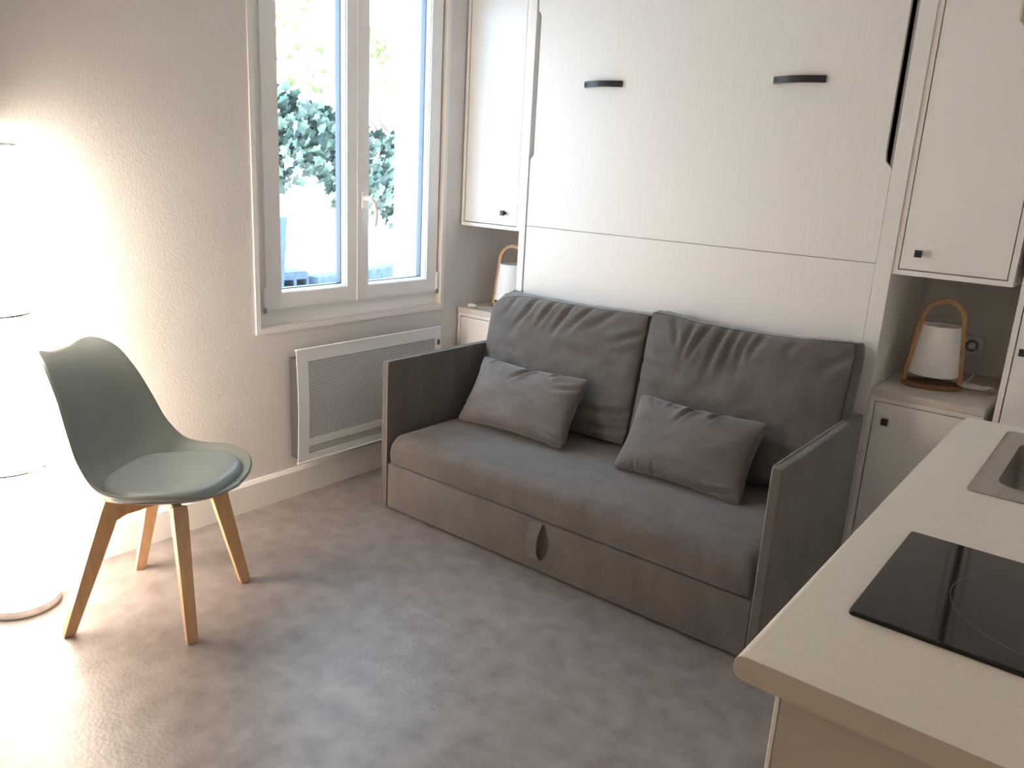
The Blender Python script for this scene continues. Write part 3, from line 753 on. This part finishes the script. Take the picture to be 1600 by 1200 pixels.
wc = thing('kitchen_wall_cabinet', 'grey-beige corner of a kitchen wall cabinet at the top right picture corner', 'cabinet', (.1, .9, 1.53))
obj('carcass', box(-.082, .305, .633, 1.24, 1.528, 2.2, .002, 1), M['kitchen'], wc)
d_ = obj('door', box(-.1005, -.083, .633, 1.238, 1.528, 2.198, .0015, 1), M['kitchen'], wc)

# ------------------------------------------------------------------ the courtyard outside
GZ, XG = .50, -6.2
obj('ground', box(-9, XW-T, -1, 10, .2, GZ), M['gravel'], kind='structure')
obj('garden_wall', box(XG-.25, XG, -1, 9.5, GZ-.1, 3.6), M['render_wall'], cat='wall', label='white rendered courtyard wall outside the window, ivy hanging down it')
# hollow concrete block: slab with two openings
cb = thing('concrete_block', 'grey hollow concrete block on the ground outside, low in the left pane', 'block', (-4.73, 3.48, GZ), math.radians(-2))
bm = bmesh.new()
def block_bm():
    ys = [-.115, -.095, -.012, .012, .095, .115]; zs = [0, .028, .078, .125]
    G = {}
    for i, y in enumerate(ys):
        for j, z in enumerate(zs):
            for k, x in enumerate((-.20, .0)): G[i, j, k] = bm.verts.new((x, y, z))
    holes = {(1, 1), (3, 1)}
    for i in range(5):
        for j in range(3):
            for k in (0, 1):
                if (i, j) in holes: continue
                bm.faces.new((G[i, j, k], G[i+1, j, k], G[i+1, j+1, k], G[i, j+1, k]))
    def wl(a, b): bm.faces.new((G[a+(0,)], G[b+(0,)], G[b+(1,)], G[a+(1,)]))
    for i in range(5): wl((i, 0), (i+1, 0)); wl((i, 3), (i+1, 3))
    for j in range(3): wl((0, j), (0, j+1)); wl((5, j), (5, j+1))
    for (i, j) in holes:
        wl((i, j), (i+1, j)); wl((i+1, j), (i+1, j+1)); wl((i, j+1), (i+1, j+1)); wl((i, j), (i, j+1))
block_bm()
obj('block_body', bm, M['concrete'], cb, local=True)
obj('mortar_cap', box(-.20, -.01, -.11, .11, .125, .131, .002, 1), M['concrete'], cb, local=True)
kerb = thing('kerb', 'low grey concrete kerb crossing the ground outside behind both panes', 'kerb', (-4.86, 4.3, GZ), math.atan2(4.65-3.68, -4.98+4.77))
for k in range(4):
    obj('kerb_stone', box(-.64+.5*k, -.146+.5*k, -.001, .14, 0, .085, .008, 2), M['concrete'], kerb, local=True)
bd = thing('leaning_board', 'blue grey board leaning at the left edge of the left pane outside', 'board', (-4.72, 3.33, GZ))
b0 = prism([(3.15, GZ), (3.342, GZ), (3.385, GZ+.52), (3.15, GZ+.52)], 'x', -4.70, -4.675, .003)
obj('panel', b0, M['board'], bd)
obj('batten', box(-4.674, -4.655, 3.18, 3.32, GZ+.2, GZ+.24, .002, 1), M['board'], bd)

# ivy: leaves as parts, a joined mass behind them
def leaf_mesh(name, mat):
    out = [(0, 0), (.22, -.10), (.46, -.02), (.34, .22), (.55, .42), (.27, .55), (0, 1.0), (-.27, .55), (-.55, .42), (-.34, .22), (-.46, -.02), (-.22, -.10)]
    bm = bmesh.new(); c = bm.verts.new((0, .34, .05))
    R = [bm.verts.new((x, y, -.10*abs(x)-.12*max(0, y-.4))) for x, y in out]
    for i in range(12): bm.faces.new((c, R[i], R[(i+1) % 12]))
    return mesh_of(name, bm, mat, True)
def hull(pts):
    def inside(y, z):
        c = False; n = len(pts)
        for i in range(n):
            (y1, z1), (y2, z2) = pts[i], pts[(i+1) % n]
            if (z1 > z) != (z2 > z) and y < (y2-y1)*(z-z1)/(z2-z1)+y1: c = not c
        return c
    ys = [p[0] for p in pts]; zs = [p[1] for p in pts]
    return inside, (min(ys), max(ys), min(zs), max(zs))
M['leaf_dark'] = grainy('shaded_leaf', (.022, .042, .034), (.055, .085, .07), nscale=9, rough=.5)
def scatter(root, mesh, polys, n, smin, smax, rng, dmax, stuff_n=0, name='leaf'):
    made = 0; stuff = bmesh.new()
    tot = n+stuff_n
    for q in range(tot):
        ins, (ya, yb_, za, zb_) = hull(polys[rng.choices(range(len(polys)), [p_[1] for p_ in polys])[0]][0])
        for _ in range(60):
            y, z = rng.uniform(ya, yb_), rng.uniform(za, zb_)
            if ins(y, z): break
        s = rng.uniform(smin, smax)
        front = q < n
        x = XG+.03+s*.85+(rng.uniform(.4, 1.0) if front else rng.uniform(.02, .5))*dmax
        R = Matrix.Rotation(rng.uniform(-.6, .6), 4, 'Z') @ Matrix.Rotation(PI/2, 4, 'Y') @ Matrix.Rotation(rng.uniform(-.5, .9), 4, 'Y') @ Matrix.Rotation(PI/2+PI/2+rng.uniform(-.9, .9)-PI/2-PI/2+PI, 4, 'Z')
        # leaf plane faces the window (+x), tip downwards
        R = Matrix.Rotation(rng.uniform(-.7, .7), 4, 'Z') @ Matrix.Rotation(rng.uniform(.1, 1.0), 4, 'Y') @ Matrix(((0, 0, 1, 0), (1, 0, 0, 0), (0, 1, 0, 0), (0, 0, 0, 1))) @ Matrix.Rotation(PI+rng.uniform(-1.0, 1.0), 4, 'Z')
        Mx = Matrix.Translation((x, y, z)) @ R @ Matrix.Scale(s, 4)
        if front:
            o = bpy.data.objects.new(name, mesh); COL.objects.link(o)
            o.parent = root; o.matrix_parent_inverse = W(root).inverted(); o.matrix_basis = Mx
        else:
            off = len(stuff.verts)
            vs = [stuff.verts.new(Mx @ v.co) for v in mesh.vertices]
            for f in mesh.polygons: stuff.faces.new([vs[i] for i in f.vertices])
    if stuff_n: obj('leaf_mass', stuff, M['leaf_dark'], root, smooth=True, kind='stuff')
    else: stuff.free()
rng = random.Random(11)
LEAF, LEAF2 = leaf_mesh('leaf', M['leaf']), leaf_mesh('leaf', M['leaf_sun'])
ivy = thing('ivy', 'dense dark green ivy hanging down the courtyard wall, seen through both window panes', 'ivy', (XG, 4.9, GZ))
main = [(4.0, 2.05), (4.33, 2.0), (4.6, 1.92), (5.05, 1.85), (5.06, .90), (4.95, 1.0), (4.80, 1.2), (4.57, 1.34), (4.35, 1.13), (4.0, 1.2)]
right = [(5.03, 1.85), (5.35, 1.72), (5.95, 1.66), (5.95, .95), (5.70, .93), (5.57, .80), (5.45, .92), (5.30, 1.0), (5.03, 1.0)]
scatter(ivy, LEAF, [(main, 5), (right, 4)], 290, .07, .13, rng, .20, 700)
trail = [(5.44, .60), (5.52, .60), (5.52, .90), (5.44, .90)]
for k in range(6):
    pts = [(XG+.03+.03*rng.random(), 4.2+.3*k+rng.uniform(-.1, .1)+.12*math.sin(j*1.3+k), .0+1.35+.10*j+rng.uniform(-.02, .02)) for j in range(6)]
    obj('stem', tube(bezier(pts, 4), .007, 6), M['bark'], ivy, smooth=True)
vine = thing('climbing_vine', 'sparse pale green sunlit vine high on the courtyard wall above the dense ivy', 'vine', (XG, 4.9, 2.2))
up1 = [(4.2, 2.75), (5.05, 2.75), (5.05, 2.0), (4.7, 2.0), (4.2, 2.15)]
cl1 = [(5.28, 2.58), (5.42, 2.60), (5.68, 2.36), (5.64, 2.24), (5.45, 2.34), (5.28, 2.36)]
cl2 = [(5.46, 2.10), (5.68, 2.06), (5.68, 2.14), (5.50, 2.17)]
scatter(vine, LEAF2, [(up1, 10), (cl1, 7), (cl2, 1)], 150, .05, .11, rng, .12, 0)
for k in range(4):
    pts = [(XG+.025, 4.3+.4*k+.1*math.sin(j*1.7+k), 2.10+.12*j) for j in range(7)]
    obj('stem', tube(bezier(pts, 4), .0045, 6), M['bark'], vine, smooth=True)
